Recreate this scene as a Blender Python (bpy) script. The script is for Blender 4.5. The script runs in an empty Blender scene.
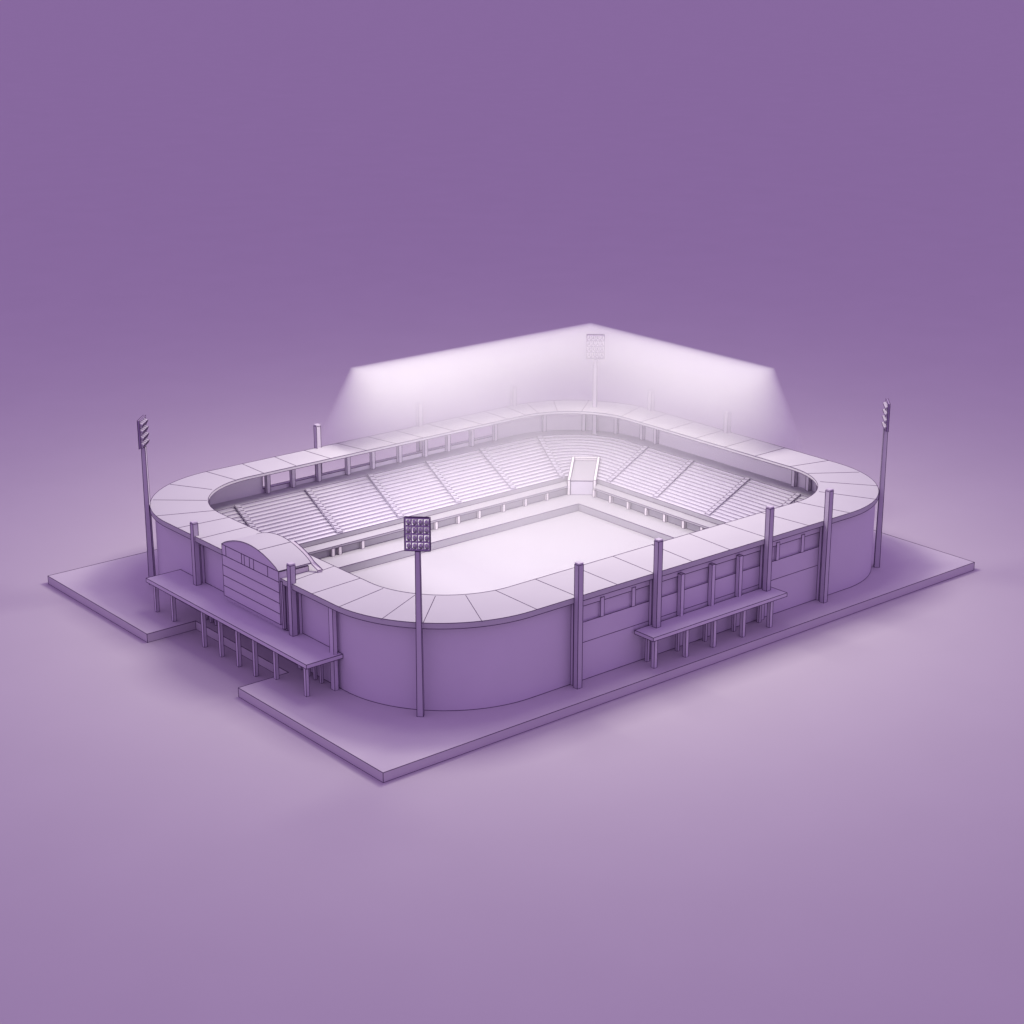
import bpy, bmesh, math
from mathutils import Vector, Matrix

SC = bpy.context.scene
COL = SC.collection
PI = math.pi
INK_R = 0.0056          # half width of the drawn edge beads

# ------------------------------------------------------------------ materials
def principled(name, col, rough=0.7, spec=0.25, mottle=0.04, scale=3.0):
    m = bpy.data.materials.new(name); m.use_nodes = True
    nt = m.node_tree; b = nt.nodes['Principled BSDF']
    b.inputs['Roughness'].default_value = rough
    b.inputs['Specular IOR Level'].default_value = spec
    tc = nt.nodes.new('ShaderNodeTexCoord')
    n = nt.nodes.new('ShaderNodeTexNoise'); n.inputs['Scale'].default_value = scale
    n.inputs['Detail'].default_value = 6
    r = nt.nodes.new('ShaderNodeMapRange')
    r.inputs['To Min'].default_value = 1 - mottle; r.inputs['To Max'].default_value = 1 + mottle
    mx = nt.nodes.new('ShaderNodeMix'); mx.data_type = 'RGBA'; mx.blend_type = 'MULTIPLY'
    mx.inputs[0].default_value = 1
    mx.inputs[6].default_value = (*col, 1)
    nt.links.new(tc.outputs['Object'], n.inputs['Vector'])
    nt.links.new(n.outputs['Fac'], r.inputs['Value'])
    nt.links.new(r.outputs['Result'], mx.inputs[7])
    nt.links.new(mx.outputs[2], b.inputs['Base Color'])
    return m

M = {}
M['floor'] = principled('studio_floor', (0.50, 0.45, 0.50), 0.8, 0.1, 0.03, 0.6)
M['card'] = principled('lilac_card', (0.66, 0.62, 0.64), 0.75, 0.15, 0.035, 1.6)
M['roof'] = principled('roof_card', (0.49, 0.47, 0.50), 0.75, 0.15, 0.035, 1.6)
M['wall'] = principled('violet_card', (0.62, 0.565, 0.65), 0.75, 0.15, 0.04, 1.4)
M['slab'] = principled('slab_card', (0.575, 0.53, 0.575), 0.75, 0.15, 0.04, 1.2)
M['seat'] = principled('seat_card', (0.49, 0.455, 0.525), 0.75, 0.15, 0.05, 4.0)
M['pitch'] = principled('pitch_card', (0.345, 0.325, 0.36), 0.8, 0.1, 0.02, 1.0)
M['steel'] = principled('violet_steel', (0.50, 0.45, 0.53), 0.55, 0.35, 0.05, 4.0)
M['dark'] = principled('dark_steel', (0.33, 0.25, 0.40), 0.55, 0.3, 0.05, 4.0)
M['lamp'] = principled('lamp_shell', (0.60, 0.56, 0.64), 0.4, 0.4, 0.03, 6.0)
b_ = M['lamp'].node_tree.nodes['Principled BSDF']; b_.inputs['Emission Color'].default_value = (.95, .88, 1, 1); b_.inputs['Emission Strength'].default_value = .3
M['ink'] = principled('ink_edge', (0.095, 0.06, 0.12), 0.9, 0.0, 0.0, 3.0)

# ------------------------------------------------------------------ mesh builder
class MB:
    def __init__(self):
        self.bm = bmesh.new(); self.lines = []; self.mats = None
    def quad(self, pts, smooth=False, mat=0):
        f = self.bm.faces.new([self.bm.verts.new(p) for p in pts]); f.smooth = smooth; f.material_index = mat
        return f
    def loft(self, A, B, closed=True, smooth=True, mat=0):
        bm = self.bm
        va = [bm.verts.new(p) for p in A]; vb = [bm.verts.new(p) for p in B]
        n = len(A)
        for i in range(n if closed else n - 1):
            j = (i + 1) % n
            f = bm.faces.new((va[i], va[j], vb[j], vb[i])); f.smooth = smooth; f.material_index = mat
    def ink(self, pts, closed=False):
        self.lines.append((list(pts) + ([pts[0]] if closed else [])))
    def hexa(self, P, ink=True, mat=0):
        """P: 8 points, bottom loop 0-3 then top loop 4-7"""
        bm = self.bm
        v = [bm.verts.new(p) for p in P]
        for f in ((3,2,1,0),(4,5,6,7),(0,1,5,4),(1,2,6,5),(2,3,7,6),(3,0,4,7)):
            bm.faces.new([v[i] for i in f]).material_index = mat
        if ink:
            for a, b in ((0,1),(1,2),(2,3),(3,0),(4,5),(5,6),(6,7),(7,4),(0,4),(1,5),(2,6),(3,7)):
                self.ink([P[a], P[b]])
    def box(self, x0, x1, y0, y1, z0, z1, ink=True, mat=0, M4=None, taper=1.0):
        cx, cy = (x0+x1)/2, (y0+y1)/2
        P = [Vector(p) for p in ((x0,y0,z0),(x1,y0,z0),(x1,y1,z0),(x0,y1,z0))]
        Q = [Vector((cx+(p.x-cx)*taper, cy+(p.y-cy)*taper, z1)) for p in P]
        P += Q
        if M4 is not None: P = [M4 @ p for p in P]
        self.hexa(P, ink, mat)
    def prism(self, poly, ink=True, mat=0, h=None, closed_caps=True):
        """poly: list of (bottom, top) vectors round a closed outline"""
        n = len(poly)
        a = [p[0] for p in poly]; b = [p[1] for p in poly]
        bm = self.bm
        va = [bm.verts.new(p) for p in a]; vb = [bm.verts.new(p) for p in b]
        for i in range(n):
            j = (i+1) % n
            bm.faces.new((va[i], va[j], vb[j], vb[i])).material_index = mat
        bm.faces.new(list(reversed(va))).material_index = mat
        bm.faces.new(vb).material_index = mat
        if ink:
            self.ink(a, True); self.ink(b, True)
            for i in range(n): self.ink([a[i], b[i]])
    def _tube(self, a, b, r):
        a, b = Vector(a), Vector(b); d = b - a
        L = d.length
        if L < 1e-5: return
        d /= L
        u = d.cross(Vector((0.31, 0.17, 0.93))); 
        if u.length < 0.05: u = d.cross(Vector((1, 0.2, 0)))
        u.normalize(); w = d.cross(u)
        a = a - d*r*0.5; b = b + d*r*0.5
        bm = self.bm; R = []
        for p in (a, b):
            R.append([bm.verts.new(p + (u*c + w*s)*r) for c, s in ((1,0),(0,1),(-1,0),(0,-1))])
        for i in range(4):
            j = (i+1) % 4
            bm.faces.new((R[0][i], R[0][j], R[1][j], R[1][i])).material_index = self.inkmat
        bm.faces.new(list(reversed(R[0]))).material_index = self.inkmat
        bm.faces.new(R[1]).material_index = self.inkmat
    def build(self, name, mats, parent=None, r=None, loc=None):
        if not isinstance(mats, (list, tuple)): mats = [mats]
        self.inkmat = len(mats)
        bmesh.ops.recalc_face_normals(self.bm, faces=self.bm.faces[:])
        for pl in self.lines:
            for p, q in zip(pl[:-1], pl[1:]): self._tube(p, q, r or INK_R)
        me = bpy.data.meshes.new(name); self.bm.to_mesh(me); self.bm.free()
        for m in mats: me.materials.append(m)
        me.materials.append(M['ink'])
        o = bpy.data.objects.new(name, me); COL.objects.link(o)
        if parent is not None: o.parent = parent
        if loc is not None: o.location = loc
        return o

def tag(o, label=None, cat=None, group=None, kind=None):
    if label: o['label'] = label
    if cat: o['category'] = cat
    if group: o['group'] = group
    if kind: o['kind'] = kind
    return o

def thing(name, label, cat, loc=(0, 0, 0), rz=0.0, group=None):
    o = bpy.data.objects.new(name, None); COL.objects.link(o)
    o.empty_display_size = 0.2
    o.location = loc; o.rotation_euler = (0, 0, rz)
    return tag(o, label, cat, group)

def copy_tree(o, parent=None):
    c = o.copy(); COL.objects.link(c); c.parent = parent
    for ch in list(o.children): copy_tree(ch, c)
    return c

# ------------------------------------------------------------------ plan outlines
def rr(x0, x1, y0, y1, R, z, n=20, ns=12):
    """rounded rectangle, counter-clockwise from the start of the south-east side"""
    Rs = [max(r, 1e-3) for r in (R if isinstance(R, tuple) else (R,)*4)]; pts = []
    def straight(a, b):
        for i in range(ns): pts.append((a[0]+(b[0]-a[0])*i/ns, a[1]+(b[1]-a[1])*i/ns, z))
    def arc(cx, cy, a0, R):
        for i in range(n):
            a = a0 + PI/2*i/n
            pts.append((cx+R*math.cos(a), cy+R*math.sin(a), z))
    e, n_, w_, s_ = Rs
    straight((x0+s_, y0), (x1-e, y0)); arc(x1-e, y0+e, -PI/2, e)
    straight((x1, y0+e), (x1, y1-n_)); arc(x1-n_, y1-n_, 0, n_)
    straight((x1-n_, y1), (x0+w_, y1)); arc(x0+w_, y1-w_, PI/2, w_)
    straight((x0, y1-w_), (x0, y0+s_)); arc(x0+s_, y0+s_, PI, s_)
    return [Vector(p) for p in pts]

SLAB_X, SLAB_Y, SLAB_T = 13.084, 10.0, 0.149
WX0, WX1, WY0, WY1, WR = 1.17, 12.05, 0.59, 9.41, 1.97
WE, WW = 1.74, 1.70          # the right-hand corner is a little tighter
WT = 0.10
Z_SILL, Z_BEAM, Z_ROOFB, Z_ROOF = 0.95, 1.21, 1.352, 1.44
OPEN0, OPEN1 = 4.05, 9.66

# ------------------------------------------------------------------ ground
g = MB()
g.quad([(-300, -300, -SLAB_T), (300, -300, -SLAB_T), (300, 300, -SLAB_T), (-300, 300, -SLAB_T)])
floor = g.build('floor', M['floor']); tag(floor, kind='structure')

# ------------------------------------------------------------------ base slab with its notch
nx, ny0, ny1 = 0.90, 3.70, 6.48
outline = [(0,0),(SLAB_X,0),(SLAB_X,SLAB_Y),(0,SLAB_Y),(0,ny1),(nx,ny1),(nx,ny0),(0,ny0)]
s = MB()
s.prism([(Vector((x,y,-SLAB_T)), Vector((x,y,0))) for x,y in outline])
tag(s.build('base_slab', M['slab']),
    'wide pale lilac slab under the whole stadium with a notch cut into one short edge', 'base slab')

# ------------------------------------------------------------------ stadium
st = thing('stadium', 'lilac model stadium with a rounded ring roof round a white pitch', 'stadium', (6.6, 5.0, 0))
ST0 = Vector((6.6, 5.0, 0))
def spart(mb, name, mats, parent=None, r=None):
    o = mb.build(name, mats, None, r)
    p = parent or st
    o.parent = p
    off = ST0
    o.location = -ST0 if p is st else (0, 0, 0)
    return o

# outer wall, lower ring
w = MB()
def wl(d, z, **k): return rr(WX0+d, WX1-d, WY0+d, WY1-d, (WE-d, WR-d, WW-d, WR-d), z, 24, 12)
w.loft(wl(0, 0.0), wl(0, Z_SILL)); w.loft(wl(WT, Z_SILL), wl(WT, 0.0)); w.loft(wl(0, Z_SILL), wl(WT, Z_SILL), smooth=False)
w.ink(wl(0.0, 0.004), True)
for (y, sgn) in ((WY0, -1), (WY1, 1)):
    w.ink([(OPEN0, y, 0.62), (OPEN1, y, 0.62)]); w.ink([(OPEN0, y, Z_SILL), (OPEN1, y, Z_SILL)])
yi = WY1-WT
w.ink([(OPEN0, yi, Z_SILL), (OPEN1, yi, Z_SILL)])
outer_wall = spart(w, 'outer_wall', M['wall'])
# upper wall round the two ends (the long sides stay open)
def arc_pts(d, z, end):
    R = WR-d; pts = []
    if end > 0:
        cx = WX1-WR
        pts.append((OPEN1, WY0+d, z))
        pts += [(WX1-WE+(WE-d)*math.cos(-PI/2+PI/2*i/24), WY0+WE+(WE-d)*math.sin(-PI/2+PI/2*i/24), z) for i in range(25)]
        pts += [(cx+R*math.cos(PI/2*i/24), WY1-WR+R*math.sin(PI/2*i/24), z) for i in range(25)]
        pts.append((OPEN1, WY1-d, z))
    else:
        cx = WX0+WR
        pts.append((OPEN0, WY1-d, z))
        pts += [(WX0+WW+(WW-d)*math.cos(PI/2+PI/2*i/24), WY1-WW+(WW-d)*math.sin(PI/2+PI/2*i/24), z) for i in range(25)]
        pts += [(cx+R*math.cos(PI+PI/2*i/24), WY0+WR+R*math.sin(PI+PI/2*i/24), z) for i in range(25)]
        pts.append((OPEN0, WY0+d, z))
    return [Vector(p) for p in pts]
for e in (1, -1):
    u = MB()
    a, b, c, d = arc_pts(0, Z_SILL, e), arc_pts(0, Z_ROOFB, e), arc_pts(WT, Z_ROOFB, e), arc_pts(WT, Z_SILL, e)
    u.loft(a, b, False); u.loft(c, d, False); u.loft(b, c, False, False); u.loft(a, d, False, False)
    for k in (0, -1):
        u.quad([a[k], b[k], c[k], d[k]]); u.ink([a[k], b[k]]); u.ink([c[k], d[k]])
    spart(u, 'end_wall', M['wall'])
# beams over the openings and posts in them
for (y0, y1) in ((WY0, WY0+WT), (WY1-WT, WY1)):
    b = MB(); b.box(OPEN0+.001, OPEN1-.001, y0, y1, Z_BEAM, Z_ROOFB, ink=False)
    for y in (y0, y1): b.ink([(OPEN0, y, Z_BEAM), (OPEN1, y, Z_BEAM)])
    spart(b, 'beam', M['wall'])
b = MB(); b.box(OPEN0+.001, OPEN1-.001, WY0+.035, WY0+WT-.002, Z_SILL+.001, Z_BEAM-.001, ink=False); spart(b, 'infill_panel', M['wall'])
def post(x, y, z0, z1, wx=0.075, wy=0.075, name='post', rz=0.0, mat='wall'):
    p = MB()
    M4 = Matrix.Translation((x, y, 0)) @ Matrix.Rotation(rz, 4, 'Z')
    p.box(-wx/2, wx/2, -wy/2, wy/2, z0, z1, M4=M4)
    return spart(p, name, M[mat], r=.0048)
Z_WALK = 0.87
for x in (4.13, 4.68, 5.26, 5.93, 6.51, 7.15, 7.78, 8.35, 8.95, 9.56):
    post(x, WY1-WT-0.045, Z_WALK, Z_ROOFB-.002)
for x in (4.55, 5.20, 8.46, 9.07):
    post(x, WY0+0.03, Z_SILL-0.0, Z_BEAM+0.05)
for x in (6.19, 6.88, 7.51):
    post(x, WY0-0.042, 0.56, Z_BEAM+0.05, 0.075, 0.075, 'pilaster')
for x in (3.97, 5.59, 8.09, 9.54):                   # half columns behind the tall poles
    post(x, WY0-0.03, 0.0, Z_ROOFB-.002, 0.10, 0.055, 'pilaster')
for (y) in (3.72, 6.60):
    post(WX0-0.03, y, 0.0, Z_ROOFB-.002, 0.055, 0.09, 'pilaster')
post(WX0-0.085, 2.72, 0.0, Z_ROOFB-.002, 0.07, 0.10, 'pilaster')
for (cx, cy, angs) in ((WX1-WR, WY1-WR, (20, 42, 68)), (WX0+WR, WY1-WR, (100, 125, 155)), (WX1-WR, WY0+WR, (4,))):
    for a in angs:
        R = WR-WT-0.04; a = math.radians(a)
        post(cx+R*math.cos(a), cy+R*math.sin(a), Z_WALK, Z_ROOFB-.002, 0.07, 0.07, 'post', a)
for y in (2.95, 3.3, 7.0, 7.4): post(WX1-WT-.045, y, Z_WALK, Z_ROOFB-.002)

# ring roof: wedge section, seams as drawn
ro = lambda z, d=0: rr(1.0+d, 12.2-d, 0.485+d, 9.515-d, 2.06-d, z, 24, 12)
ri = lambda z, d=0: rr(1.94-d, 11.36+d, 1.46-d, 8.76+d, 1.5+d, z, 24, 12)
r_ = MB()
ZI = Z_ROOF
r_.loft(ro(Z_ROOF), ri(ZI), smooth=False)
r_.loft(ro(Z_ROOFB), ro(Z_ROOF)); r_.loft(ri(ZI), ri(ZI-0.05)); r_.loft(ri(ZI-0.05), ro(Z_ROOFB), smooth=False)
for L in (ro(Z_ROOF), ro(Z_ROOFB), ri(ZI), ri(ZI-0.05)): r_.ink(L, True)
seams = [(1.18,1.62,2.14,2.09),(1.58,1.14,2.35,1.86),(2.25,.63,2.72,1.60),(3.16,.49,3.19,1.47),(3.96,.5,3.96,1.47),
 (4.76,.49,4.78,1.46),(5.53,.49,5.57,1.46),(6.36,.49,6.42,1.46),(7.21,.49,7.27,1.46),(8.10,.49,8.08,1.46),(9.08,.49,8.98,1.46),
 (10.12,.49,9.88,1.46),(11.05,.67,10.62,1.60),(11.67,1.17,11.08,1.98),(12.06,1.91,11.29,2.45),(12.2,2.75,11.36,2.95),
 (12.2,3.83,11.36,3.82),(12.2,4.63,11.36,4.60),(12.2,5.43,11.36,5.38),(12.2,6.22,11.36,6.15),(12.2,7.0,11.36,6.9),
 (12.16,7.75,11.34,7.45),(11.68,8.79,11.0,8.25),(11.1,9.22,10.62,8.55),(10.55,9.44,10.26,8.73),(10.05,9.515,9.95,8.76),
 (9.48,9.515,9.48,8.76),(8.78,9.515,8.84,8.76),(8.02,9.515,8.12,8.76),(7.26,9.515,7.36,8.76),(6.58,9.515,6.72,8.76),
 (5.87,9.515,6.02,8.76),(5.12,9.515,5.20,8.76),(4.46,9.515,4.45,8.76),(3.76,9.515,3.75,8.76),(3.0,9.51,3.14,8.74),
 (2.11,9.26,2.52,8.52),(1.43,8.66,2.13,8.04),(1.04,7.85,1.95,7.47),(1.0,7.07,1.94,7.0),(1.0,6.37,1.94,6.38),
 (1.0,5.62,1.94,5.66),(1.0,3.75,1.94,3.9),(1.0,3.12,1.94,3.2),(1.0,2.42,1.94,2.62)]
for a, b, c, d in seams: r_.ink([(a, b, Z_ROOF), (c, d, ZI)])
spart(r_, 'ring_roof', M['roof'], r=INK_R)

# seating bowl: walkway, fourteen rows, cap, fascia
NR = 14
seat_top = (3.08-1.48, 11.60, 1.05, 8.95, 1.52); seat_bot = (2.86, 10.34, 2.45, 7.55, 0.16)
Z_T, Z_B = 0.87, 0.43
def bowl(t, z, ns=12):
    a = [seat_bot[i] + (seat_top[i]-seat_bot[i])*t for i in range(5)]
    return rr(*a, z, 20, ns)
sb = MB()
sb.loft(rr(WX0+WT+.002, WX1-WT-.002, WY0+WT+.002, WY1-WT-.002, (WE-WT, WR-WT, WW-WT, WR-WT), Z_T, 20, 12), bowl(1, Z_T), smooth=False)
rise = (Z_T-Z_B)/NR
for k in range(NR):
    t1, t0 = 1-k/NR, 1-(k+1)/NR
    z1 = Z_T-k*rise; z0 = z1-rise
    sb.loft(bowl(t1, z1), bowl(t1, z0)); sb.loft(bowl(t1, z0), bowl(t0, z0), smooth=False)
    sb.ink(bowl(t1, z1), True)
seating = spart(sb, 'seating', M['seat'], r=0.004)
# stair aisles up the seating
def aisle(xt, yt, xb, yb):
    a = MB()
    T = Vector((xt, yt, Z_T+.012)); B = Vector((xb, yb, Z_B+.012))
    d = T-B; h = Vector((d.x, d.y, 0)).normalized(); sd = Vector((h.y, -h.x, 0))
    n = NR*2
    for k in range(n):
        p = B + d*(k/n); q = B + d*((k+1)/n)
        z = q.z + .006
        w0, w1 = -0.005, 0.085
        P = [p+sd*w0, p+sd*w1, q+sd*w1, q+sd*w0]
        lo = [Vector((v.x, v.y, p.z-.05)) for v in P]; hi = [Vector((v.x, v.y, z)) for v in P]
        a.hexa(lo+hi, ink=False)
        if k % 2 == 0: a.ink([hi[0], hi[1]])
    up = Vector((0, 0, .012))
    a.hexa([B-sd*.02, B-sd*.005, T-sd*.005, T-sd*.02, B-sd*.02+up, B-sd*.005+up, T-sd*.005+up, T-sd*.02+up], ink=False)
    a.ink([B-sd*.012+up, T-sd*.012+up]); a.ink([B+sd*.085+up*.3, T+sd*.085+up*.3])
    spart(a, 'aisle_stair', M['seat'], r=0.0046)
for xt, xb in ((3.23, 3.02), (4.75, 4.52), (6.17, 5.89), (7.56, 7.25), (8.90, 8.60)): aisle(xt, 8.95, xb, 7.57)
aisle(10.38, 8.90, 9.84, 7.57)
for yt, yb in ((7.00, 6.77), (5.72, 5.47), (4.22, 4.08), (2.95, 2.85)): aisle(11.60, yt, 10.36, yb)
# players' tunnel frame: mouth centre, axis into the stand, axis across
P0 = Vector((10.00, 7.11, 0)); tn = Vector((.73, .68, 0)).normalized(); ts = Vector((.75, -.66, 0)).normalized()
def in_tunnel(p):
    d = Vector((p[0]-P0.x, p[1]-P0.y, 0))
    return abs(d.dot(ts)) < .26 and -.4 < d.dot(tn) < .5
# front parapet of the stand
f = MB()
FX0, FX1, FY0, FY1 = 3.08, 10.12, 2.69, 7.31
def fl(d, z, R=0.14): return rr(FX0+d, FX1-d, FY0+d, FY1-d, max(R-d, .02), z, 20, 70)
bf = lambda z: bowl(0, z, 70)
for A, B, sm in ((bf(Z_B), bf(.335), True), (bf(.335), fl(.03, .335), False), (fl(.03, .335), fl(.03, .295), True),
                 (fl(.03, .295), fl(-.02, .295), False), (fl(-.02, .295), fl(-.02, .13), True)):
    f.loft(A, B, smooth=sm)
bmesh.ops.delete(f.bm, geom=[q for q in f.bm.faces if in_tunnel(q.calc_center_median())], context='FACES')
for L in (bf(Z_B), bf(.34), fl(.03, .335), fl(.03, .295), fl(-.02, .153)):
    for a, b in zip(L, L[1:]+L[:1]):
        if not in_tunnel((a+b)/2): f.ink([a, b])
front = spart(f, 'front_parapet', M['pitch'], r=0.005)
for x in (3.55, 4.2, 4.35, 4.85, 5.95, 6.52, 7.05, 7.55, 8.15, 8.7, 9.25):
    post(x, FY1-.012, .15, .30, .065, .05, 'parapet_post', mat='card')
for y in (6.85, 6.38, 5.88, 5.38, 4.88, 4.38, 3.9, 3.4):
    post(FX1-.012, y, .15, .30, .05, .065, 'parapet_post', mat='card')
# concourse and pitch
c = MB()
PX0, PX1, PY0, PY1 = 3.62, 9.58, 3.27, 6.73
c.loft(fl(-.03, .15), rr(PX0, PX1, PY0, PY1, .01, .15, 20, 70), smooth=False)
c.loft(rr(PX0, PX1, PY0, PY1, .01, .15, 20, 12), rr(PX0, PX1, PY0, PY1, .01, .0, 20, 12), smooth=False)
rc = [(PX0,PY0),(PX1,PY0),(PX1,PY1),(PX0,PY1)]
c.ink([(x,y,.15) for x,y in rc], True); c.ink([(x,y,.008) for x,y in rc], True)
for x, y in rc: c.ink([(x,y,.0),(x,y,.15)])
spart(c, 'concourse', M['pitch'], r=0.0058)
p = MB(); p.quad([(PX0-.02,PY0-.02,.006),(PX1+.02,PY0-.02,.006),(PX1+.02,PY1+.02,.006),(PX0-.02,PY1+.02,.006)])
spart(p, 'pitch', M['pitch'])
# players' tunnel in the far corner
def tp(a, b, z): return P0 + ts*a + tn*b + Vector((0, 0, z))
t = MB()
W2 = .225
t.hexa([tp(-W2,.016,.15), tp(W2,.016,.15), tp(W2,.9,.30), tp(-W2,.9,.30), tp(-W2,.036,.43), tp(W2,.036,.43), tp(W2,.84,.60), tp(-W2,.84,.60)])
tunnel = spart(t, 'tunnel', M['pitch'], r=.005)
t = MB(); t.hexa([tp(-W2+.005,.0,.152), tp(W2-.005,.0,.152), tp(W2-.005,.014,.152), tp(-W2+.005,.014,.152),
                  tp(-W2+.005,.02,.425), tp(W2-.005,.02,.425), tp(W2-.005,.034,.425), tp(-W2+.005,.034,.425)])
spart(t, 'door', M['seat'], tunnel, r=.005)
for sg in (-1, 1):
    t = MB(); a, b = sg*(W2+.002), sg*(W2+.055)
    t.hexa([tp(a,-.02,.15), tp(b,-.02,.15), tp(b,.93,.4), tp(a,.93,.4), tp(a,.0,.45), tp(b,.0,.45), tp(b,.93,.66), tp(a,.93,.66)])
    spart(t, 'side_wall', M['card'], tunnel, r=.005)
t = MB(); t.hexa([tp(-W2,.87,.4), tp(W2,.87,.4), tp(W2,.93,.4), tp(-W2,.93,.4), tp(-W2,.87,.645), tp(W2,.87,.645), tp(W2,.93,.655), tp(-W2,.93,.655)])
spart(t, 'head_wall', M['card'], tunnel, r=.005)

# vaulted entrance porch on the short side
QX, QY0, QY1 = 0.965, 3.97, 5.62
QB, QC, QP = 0.69, 1.56, 1.775
q = MB()
q.hexa([Vector(v) for v in ((QX,QY0,QB),(QX+.20,QY0,QB),(QX+.20,QY1,QB),(QX,QY1,QB),(QX,QY0,QC),(QX+.20,QY0,QC),(QX+.20,QY1,QC),(QX,QY1,QC))])
for k in range(1, 5):
    z = QB+(QC-QB)*k/5.0
    q.ink([(QX-.002,QY0,z),(QX-.002,QY1,z)])
z = QB+(QC-QB)*.8
for y in (5.50, 5.03, 4.95, 4.80, 4.68, 4.28): q.ink([(QX-.002,y,z),(QX-.002,y,QC)])
porch = spart(q, 'entrance_front', M['wall'])
for y0 in (QY0-.05,):
    q = MB(); q.box(QX+.075, QX+.20, QY0-.06, QY0-.003, .592, 1.34); q.box(QX+.03, QX+.073, QY0-.045, QY0-.003, .62, 1.40)
    spart(q, 'jamb', M['wall'], porch)
q = MB(); q.box(QX+.06, QX+.2, QY0, QY1, .592, QB-.002, ink=False); spart(q, 'plinth', M['wall'], porch)
QE = 1.56
def vault(x, z_off=0, n=18, k=1.0):
    return [Vector((x, QY0+(QY1-QY0)*i/n, QC+.004+z_off+(QP-QC)*math.sin(PI*i/n)**.8*k)) for i in range(n+1)]
v = MB()
th = .02
A0, B0, A1, B1 = vault(QX-.004), vault(QE), vault(QX-.004, -th), vault(QE, -th)
v.loft(A0, B0, False); v.loft(A1, B1, False); v.loft(A0, A1, False, False); v.loft(B0, B1, False, False)
for k in (0, -1): v.quad([A0[k], B0[k], B1[k], A1[k]])
v.ink(A0); v.ink(B0); v.ink(B1); v.ink([A0[0], B0[0]]); v.ink([A0[-1], B0[-1]]); v.ink([A0[6], B0[6]])
# low cheeks that carry the vault over the ring roof
vr = spart(v, 'vaulted_roof', M['roof'], porch)
q = MB()
gb = vault(QX, -th-.002); base = [Vector((p.x, p.y, QC+.001-th*0)) for p in gb]
for i in range(len(gb)-1):
    if gb[i].z > QC or gb[i+1].z > QC: q.quad([base[i], base[i+1], Vector((gb[i+1].x, gb[i+1].y, max(QC+.001, gb[i+1].z))), Vector((gb[i].x, gb[i].y, max(QC+.001, gb[i].z)))])
q.ink([(QX-.002, QY0, QC), (QX-.002, QY1, QC)])
spart(q, 'gable', M['wall'], porch)
for y in (QY0+.002, QY1-.042):
    q = MB(); q.box(QX+.202, QE-.05, y, y+.04, Z_ROOF, QC-.035); spart(q, 'cheek_wall', M['card'], porch)
q = MB()
for i in range(6):
    a, b = B0[i], B0[i+1]
    q.hexa([a+Vector((0,0,-.03)), a+Vector((.05,-.02,-.03)), b+Vector((.05,-.02,-.03)), b+Vector((0,0,-.03)), a, a+Vector((.05,-.02,.012)), b+Vector((.05,-.02,.012)), b], ink=False)
q.ink([p+Vector((.05,-.02,.012)) for p in B0[:7]])
a = B0[0]; e = Vector((a.x+.03, a.y-.15, Z_ROOF+.022))
q.hexa([a+Vector((0,0,-.03)), a+Vector((.05,-.02,-.03)), e+Vector((.07,-.01,-.02)), e+Vector((0,0,-.02)), a, a+Vector((.05,-.02,.012)), e+Vector((.07,-.01,.012)), e+Vector((0,0,.012))], ink=False)
q.ink([a+Vector((.05,-.02,.012)), e+Vector((.07,-.01,.012)), e+Vector((.0,0,.012))])
spart(q, 'roof_lip', M['card'], porch)

# ------------------------------------------------------------------ raised decks on legs
def deck(label, x0, x1, y0, y1, zt, th, legs, lz):
    o = thing('raised_deck', label, 'deck', ((x0+x1)/2, (y0+y1)/2, 0), group='raised decks against the outer wall')
    off = Vector(o.location)
    def dp(mb, name, m):
        c = mb.build(name, m, o, .0048 if name == 'leg' else None); c.location = -off
    b = MB(); b.box(x0, x1, y0, y1, zt-th, zt); dp(b, 'deck_top', M['wall'])
    for (x, y, w, z0) in legs:
        l = MB(); l.box(x-w/2, x+w/2, y-w/2, y+w/2, z0, zt-th-.002); dp(l, 'leg', M['wall'])
    return o
legs = [(x, .25, .064, 0.0) for x in (5.35, 6.03, 6.65, 7.32, 7.96)] + [(x, .50, .05, 0.0) for x in (5.44, 6.10, 6.72, 7.38, 7.98)]
d1 = deck('short lilac deck on square legs against the long wall with upright posts behind it', 5.20, 8.22, .13, .545, .565, .06, legs, 0)
def gz(x, y): return -SLAB_T if (x < nx and ny0 < y < ny1) else 0.0
legs = [(.63, y, .056, gz(.63, y)) for y in (7.26, 6.70, 5.74, 5.22, 4.70, 4.21, 3.62, 2.79)]
legs += [(1.07, y, .042, 0.0) for y in (6.42, 6.26, 6.1, 3.40, 3.22, 3.05)]
d2 = deck('long lilac deck on legs under the vaulted entrance, reaching over the slab notch', .515, 1.165, 2.60, 7.36, .59, .065, legs, 0)

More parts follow.
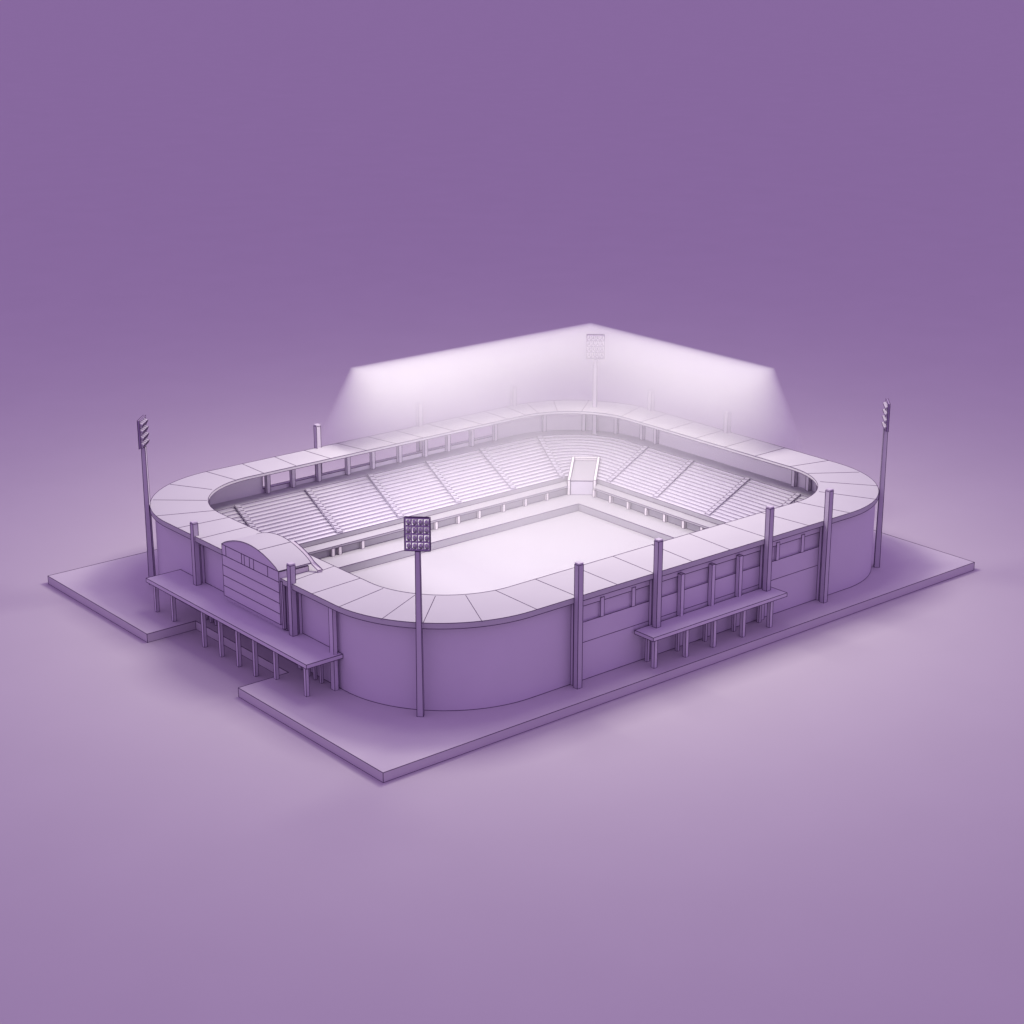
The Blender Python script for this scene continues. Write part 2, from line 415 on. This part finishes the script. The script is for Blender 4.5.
# ------------------------------------------------------------------ tall poles
def make_pole(h):
    o = thing('pole', 'x', 'pole', group='tall poles round the stadium wall')
    b = MB(); b.box(-.046, .046, -.046, .046, 0, h-.03); b.build('shaft', M['steel'], o)
    b = MB(); b.box(-.046, .046, -.046, .046, h-.029, h, ink=False); b.build('cap', M['steel'], o)
    return o
pole0 = None
poles = [
 (3.93, .435, 0, 2.005, 'tall square pole on the long wall nearest the front floodlight'),
 (5.56, .435, .566, 2.005, 'tall square pole rising from the near end of the short deck'),
 (8.055, .435, .566, 2.005, 'tall square pole rising from the far end of the short deck'),
 (9.50, .435, 0, 2.005, 'tall square pole on the long wall beyond the far end of the short deck'),
 (1.02, 6.56, .591, 1.68, 'tall pole on the long deck, left of the vaulted entrance'),
 (1.02, 3.70, .591, 1.76, 'tall pole on the long deck, right of the vaulted entrance'),
 (5.42, 9.50, 0, 1.90, 'dark pole behind the far long side at the left border of the white haze'),
 (7.83, 9.50, 0, 1.90, 'pale pole in the haze behind the far long side, middle of that side'),
 (10.24, 9.50, 0, 1.86, 'faint pole in the haze behind the far long side, nearest the back floodlight'),
 (12.14, 7.41, 0, 1.86, 'faint pole in the haze just right of the back floodlight'),
 (12.14, 5.28, 0, 1.87, 'pale pole in the haze nearest its right border, behind the far short side'),
]
protos = {}
for x, y, z0, zt, lab in poles:
    h = round(zt-z0, 3)
    if h not in protos: o = protos[h] = make_pole(h)
    else: o = copy_tree(protos[h])
    o.location = (x, y, z0); o['label'] = lab

# ------------------------------------------------------------------ floodlight masts
def make_mast():
    o = thing('floodlight_mast', 'x', 'floodlight', group='floodlight masts at the four corners')
    b = MB(); b.box(-.047, .047, -.047, .047, 0, 2.54, taper=.72, ink=True); b.build('mast', M['steel'], o)
    PW, Z0, Z1 = .345, 2.56, 3.03
    tilt = Matrix.Translation((0, 0, Z0)) @ Matrix.Rotation(0, 4, 'X') @ Matrix.Translation((0, 0, -Z0))
    b = MB()
    b.box(-.030, .030, -.010, .024, 2.48, Z0-.016, ink=False)    # bracket under the rack
    nr, nc = 4, 4
    for r in range(nr+1):
        z = Z0+(Z1-Z0)*r/nr; b.box(-PW/2, PW/2, -.012, .026, z-.009, z+.009, ink=False)
    for c_ in range(nc+1):
        x = -PW/2+PW*c_/nc; b.box(x-.007, x+.007, -.0115, .0255, Z0, Z1, ink=False)
    for x in (-PW/2-.011, PW/2+.011):
        b.ink([(x, -.012, Z0-.014), (x, -.012, Z1+.014)]); b.ink([(x, .026, Z0-.014), (x, .026, Z1+.014)])
    for z in (Z0-.014, Z1+.014):
        b.ink([(-PW/2, -.012, z), (PW/2, -.012, z)]); b.ink([(-PW/2, .026, z), (PW/2, .026, z)])
    b.build('lamp_rack', M['dark'], o)
    l = MB()                                              # one lamp: a hooded drum aimed down and inward (-Y)
    ring = lambda y, r, dz=0: [Vector((r*math.cos(2*PI*i/12), y, r*math.sin(2*PI*i/12)*1.15+dz)) for i in range(12)]
    l.loft(ring(.050, .019), ring(0, .023)); l.loft(ring(0, .023), ring(-.045, .031, -.008))
    l.loft(ring(-.045, .031, -.008), ring(-.030, .027, -.007))
    for rg, cy in ((ring(.050, .019), .058),):
        l.bm.faces.new([l.bm.verts.new(p) for p in rg])
    l.ink(ring(-.045, .031, -.008), True)
    lm = l.build('lamp', M['steel'], o, r=.0045)
    l = MB(); l.bm.faces.new([l.bm.verts.new(p) for p in ring(-.031, .027, -.007)])
    ln = l.build('lens', M['lamp'], lm)
    first = True
    for r in range(nr):
        for c_ in range(nc):
            k = lm if first else copy_tree(lm, o)
            k.location = (-PW/2+PW*(c_+.5)/nc, -.012, Z0+(Z1-Z0)*(r+.5)/nr); k.rotation_euler = (math.radians(22), 0, 0)
            first = False
    return o
mast0 = make_mast()
masts = [(1.51, 1.15, 'dark floodlight mast at the front corner, its lamp rack seen full face before the pitch'),
         (1.22, 8.47, 'floodlight mast at the far left corner, lamp rack seen edge on'),
         (11.56, .98, 'floodlight mast at the far right corner, lamp rack seen edge on'),
         (11.46, 8.36, 'pale floodlight mast at the back corner, half lost in white haze')]
for i, (x, y, lab) in enumerate(masts):
    o = mast0 if i == 0 else copy_tree(mast0)
    o.location = (x, y, (0, -.06, 0, -.10)[i]); o['label'] = lab
    d = Vector((6.6-x, 5.0-y)); dd = Vector((math.copysign(1, d.x), math.copysign(1, d.y)))
    o.rotation_euler = (0, 0, math.atan2(dd.y, dd.x)+PI/2)

# ------------------------------------------------------------------ lit haze over the pitch
HT, HB = 3.0, 0.3
FLX, FLY, FN = .42, .55, .15          # how far the far and near faces lean out per unit of height
hx = (5.93, 11.98, 3.98, 9.09)
dz = HT-HB
hb = (hx[0]-FN*dz, hx[1]+FLX*dz, hx[2]-FN*dz, hx[3]+FLY*dz)
HZ0, HPZ, HPD, HA, HB0 = 1.25, 0.75, 11.0, 6.0, 0.085
hz = MB()
def hp(r, z): return [Vector(p) for p in ((r[0],r[2],z),(r[1],r[2],z),(r[1],r[3],z),(r[0],r[3],z))]
hz.hexa(hp(hb, HB)+hp(hx, HT), ink=False)
vm = bpy.data.materials.new('lit_haze'); vm.use_nodes = True
nt = vm.node_tree; nt.nodes.clear()
out = nt.nodes.new('ShaderNodeOutputMaterial'); pv = nt.nodes.new('ShaderNodeVolumePrincipled')
pv.inputs['Color'].default_value = (.965, .97, .95, 1); pv.inputs['Anisotropy'].default_value = 0.5
tc = nt.nodes.new('ShaderNodeTexCoord'); sx = nt.nodes.new('ShaderNodeSeparateXYZ')
def math_node(op, a, b=None, clamp=False):
    n = nt.nodes.new('ShaderNodeMath'); n.operation = op; n.use_clamp = clamp
    for i, v in enumerate((a, b)):
        if v is None: continue
        if isinstance(v, (int, float)): n.inputs[i].default_value = v
        else: nt.links.new(v, n.inputs[i])
    return n.outputs[0]
nt.links.new(tc.outputs['Object'], sx.inputs[0])
# thicker with height and towards the far corner of the ground
Z = sx.outputs['Z']
hgt = math_node('DIVIDE', math_node('SUBTRACT', Z, HZ0), HT-HZ0, True)
drop = math_node('SUBTRACT', HT, Z)
def nearness(coord, near, far, lean):
    f = math_node('ADD', math_node('MULTIPLY', drop, lean), far-near)
    return math_node('POWER', math_node('DIVIDE', math_node('SUBTRACT', coord, near), f, True), HPD)
fx = nearness(sx.outputs['X'], hx[0], hx[1], FLX)
fy = nearness(sx.outputs['Y'], hx[2]-.9, hx[3], FLY)
dia = math_node('SUBTRACT', math_node('ADD', fx, fy), math_node('MULTIPLY', fx, fy))
den = math_node('MULTIPLY', math_node('POWER', hgt, HPZ), dia)
den = math_node('ADD', math_node('MULTIPLY', den, HA), HB0)
nt.links.new(den, pv.inputs['Density']); nt.links.new(pv.outputs[0], out.inputs['Volume'])
hazeo = hz.build('light_haze', vm)
tag(hazeo, 'white glowing block of haze standing over the pitch and far stands', 'haze', kind='stuff')

# ------------------------------------------------------------------ lights
def area(name, loc, sx_, sy_, energy, col, spread=180, target=None):
    L = bpy.data.lights.new(name, 'AREA'); L.shape = 'RECTANGLE'; L.size = sx_; L.size_y = sy_
    L.energy = energy; L.color = col; L.spread = math.radians(spread)
    o = bpy.data.objects.new(name, L); COL.objects.link(o); o.location = loc
    if target is not None:
        o.rotation_euler = (Vector(target)-Vector(loc)).to_track_quat('-Z', 'Y').to_euler()
    return o
area('key_light', (6.9, 5.1, 8.8), 3.2, 3.2, 880, (1.0, .97, .87))
area('broad_light', (6.4, 5.0, 15.0), 6, 6, 560, (1.0, .97, .87))
area('haze_light', ((hx[0]+hx[1])/2, (hx[2]+hx[3])/2, HT+.03), hx[1]-hx[0], hx[3]-hx[2], 53, (1.0, 1.0, .9), 80)

# added fill: unseen spots before three racks, to brighten upright faces round the pitch
for (x, y, lab), e in zip(masts[:3], (1800, 800, 700)):
    d = Vector((6.6-x, 5.0-y, 0)); dd = Vector((math.copysign(1, d.x), math.copysign(1, d.y), 0)).normalized()
    p = Vector((x, y, 2.78)) + dd*.14
    L = bpy.data.lights.new('fill_beam', 'SPOT'); L.energy = e; L.color = (.98, .92, 1)
    L.spot_size = math.radians(60); L.spot_blend = .9; L.shadow_soft_size = .18
    o = bpy.data.objects.new('fill_beam', L); COL.objects.link(o); o.location = p
    o.rotation_euler = (Vector((7.6, 5.8, .75))-p).to_track_quat('-Z', 'Y').to_euler()

W = bpy.data.worlds.new('World'); SC.world = W; W.use_nodes = True
bg = W.node_tree.nodes['Background']
bg.inputs['Color'].default_value = (.468, .296, .66, 1); bg.inputs['Strength'].default_value = 1.0

# ------------------------------------------------------------------ camera
cam = bpy.data.cameras.new('camera'); co = bpy.data.objects.new('camera', cam); COL.objects.link(co)
f_px, pitch, yaw = 1825.57, 0.32050, 0.87557
fw = Vector((math.cos(yaw)*math.cos(pitch), math.sin(yaw)*math.cos(pitch), -math.sin(pitch)))
rt = Vector((math.sin(yaw), -math.cos(yaw), 0)); up = rt.cross(fw)
co.matrix_world = Matrix(((rt.x, up.x, -fw.x, -13.0128), (rt.y, up.y, -fw.y, -18.3344), (rt.z, up.z, -fw.z, 11.173), (0, 0, 0, 1)))
cam.sensor_width = 36; cam.lens = f_px/1024*36; cam.clip_end = 2000; cam.clip_start = .1
SC.camera = co

SC.render.engine = 'CYCLES'
SC.cycles.use_denoising = True
SC.cycles.max_bounces = 16; SC.cycles.diffuse_bounces = 4; SC.cycles.volume_bounces = 12
SC.cycles.volume_step_rate = 1.0; SC.cycles.volume_max_steps = 256
SC.view_settings.view_transform = 'Standard'; SC.view_settings.look = 'None'
SC.view_settings.exposure = 0; SC.view_settings.gamma = 1; SC.view_settings.use_curve_mapping = False
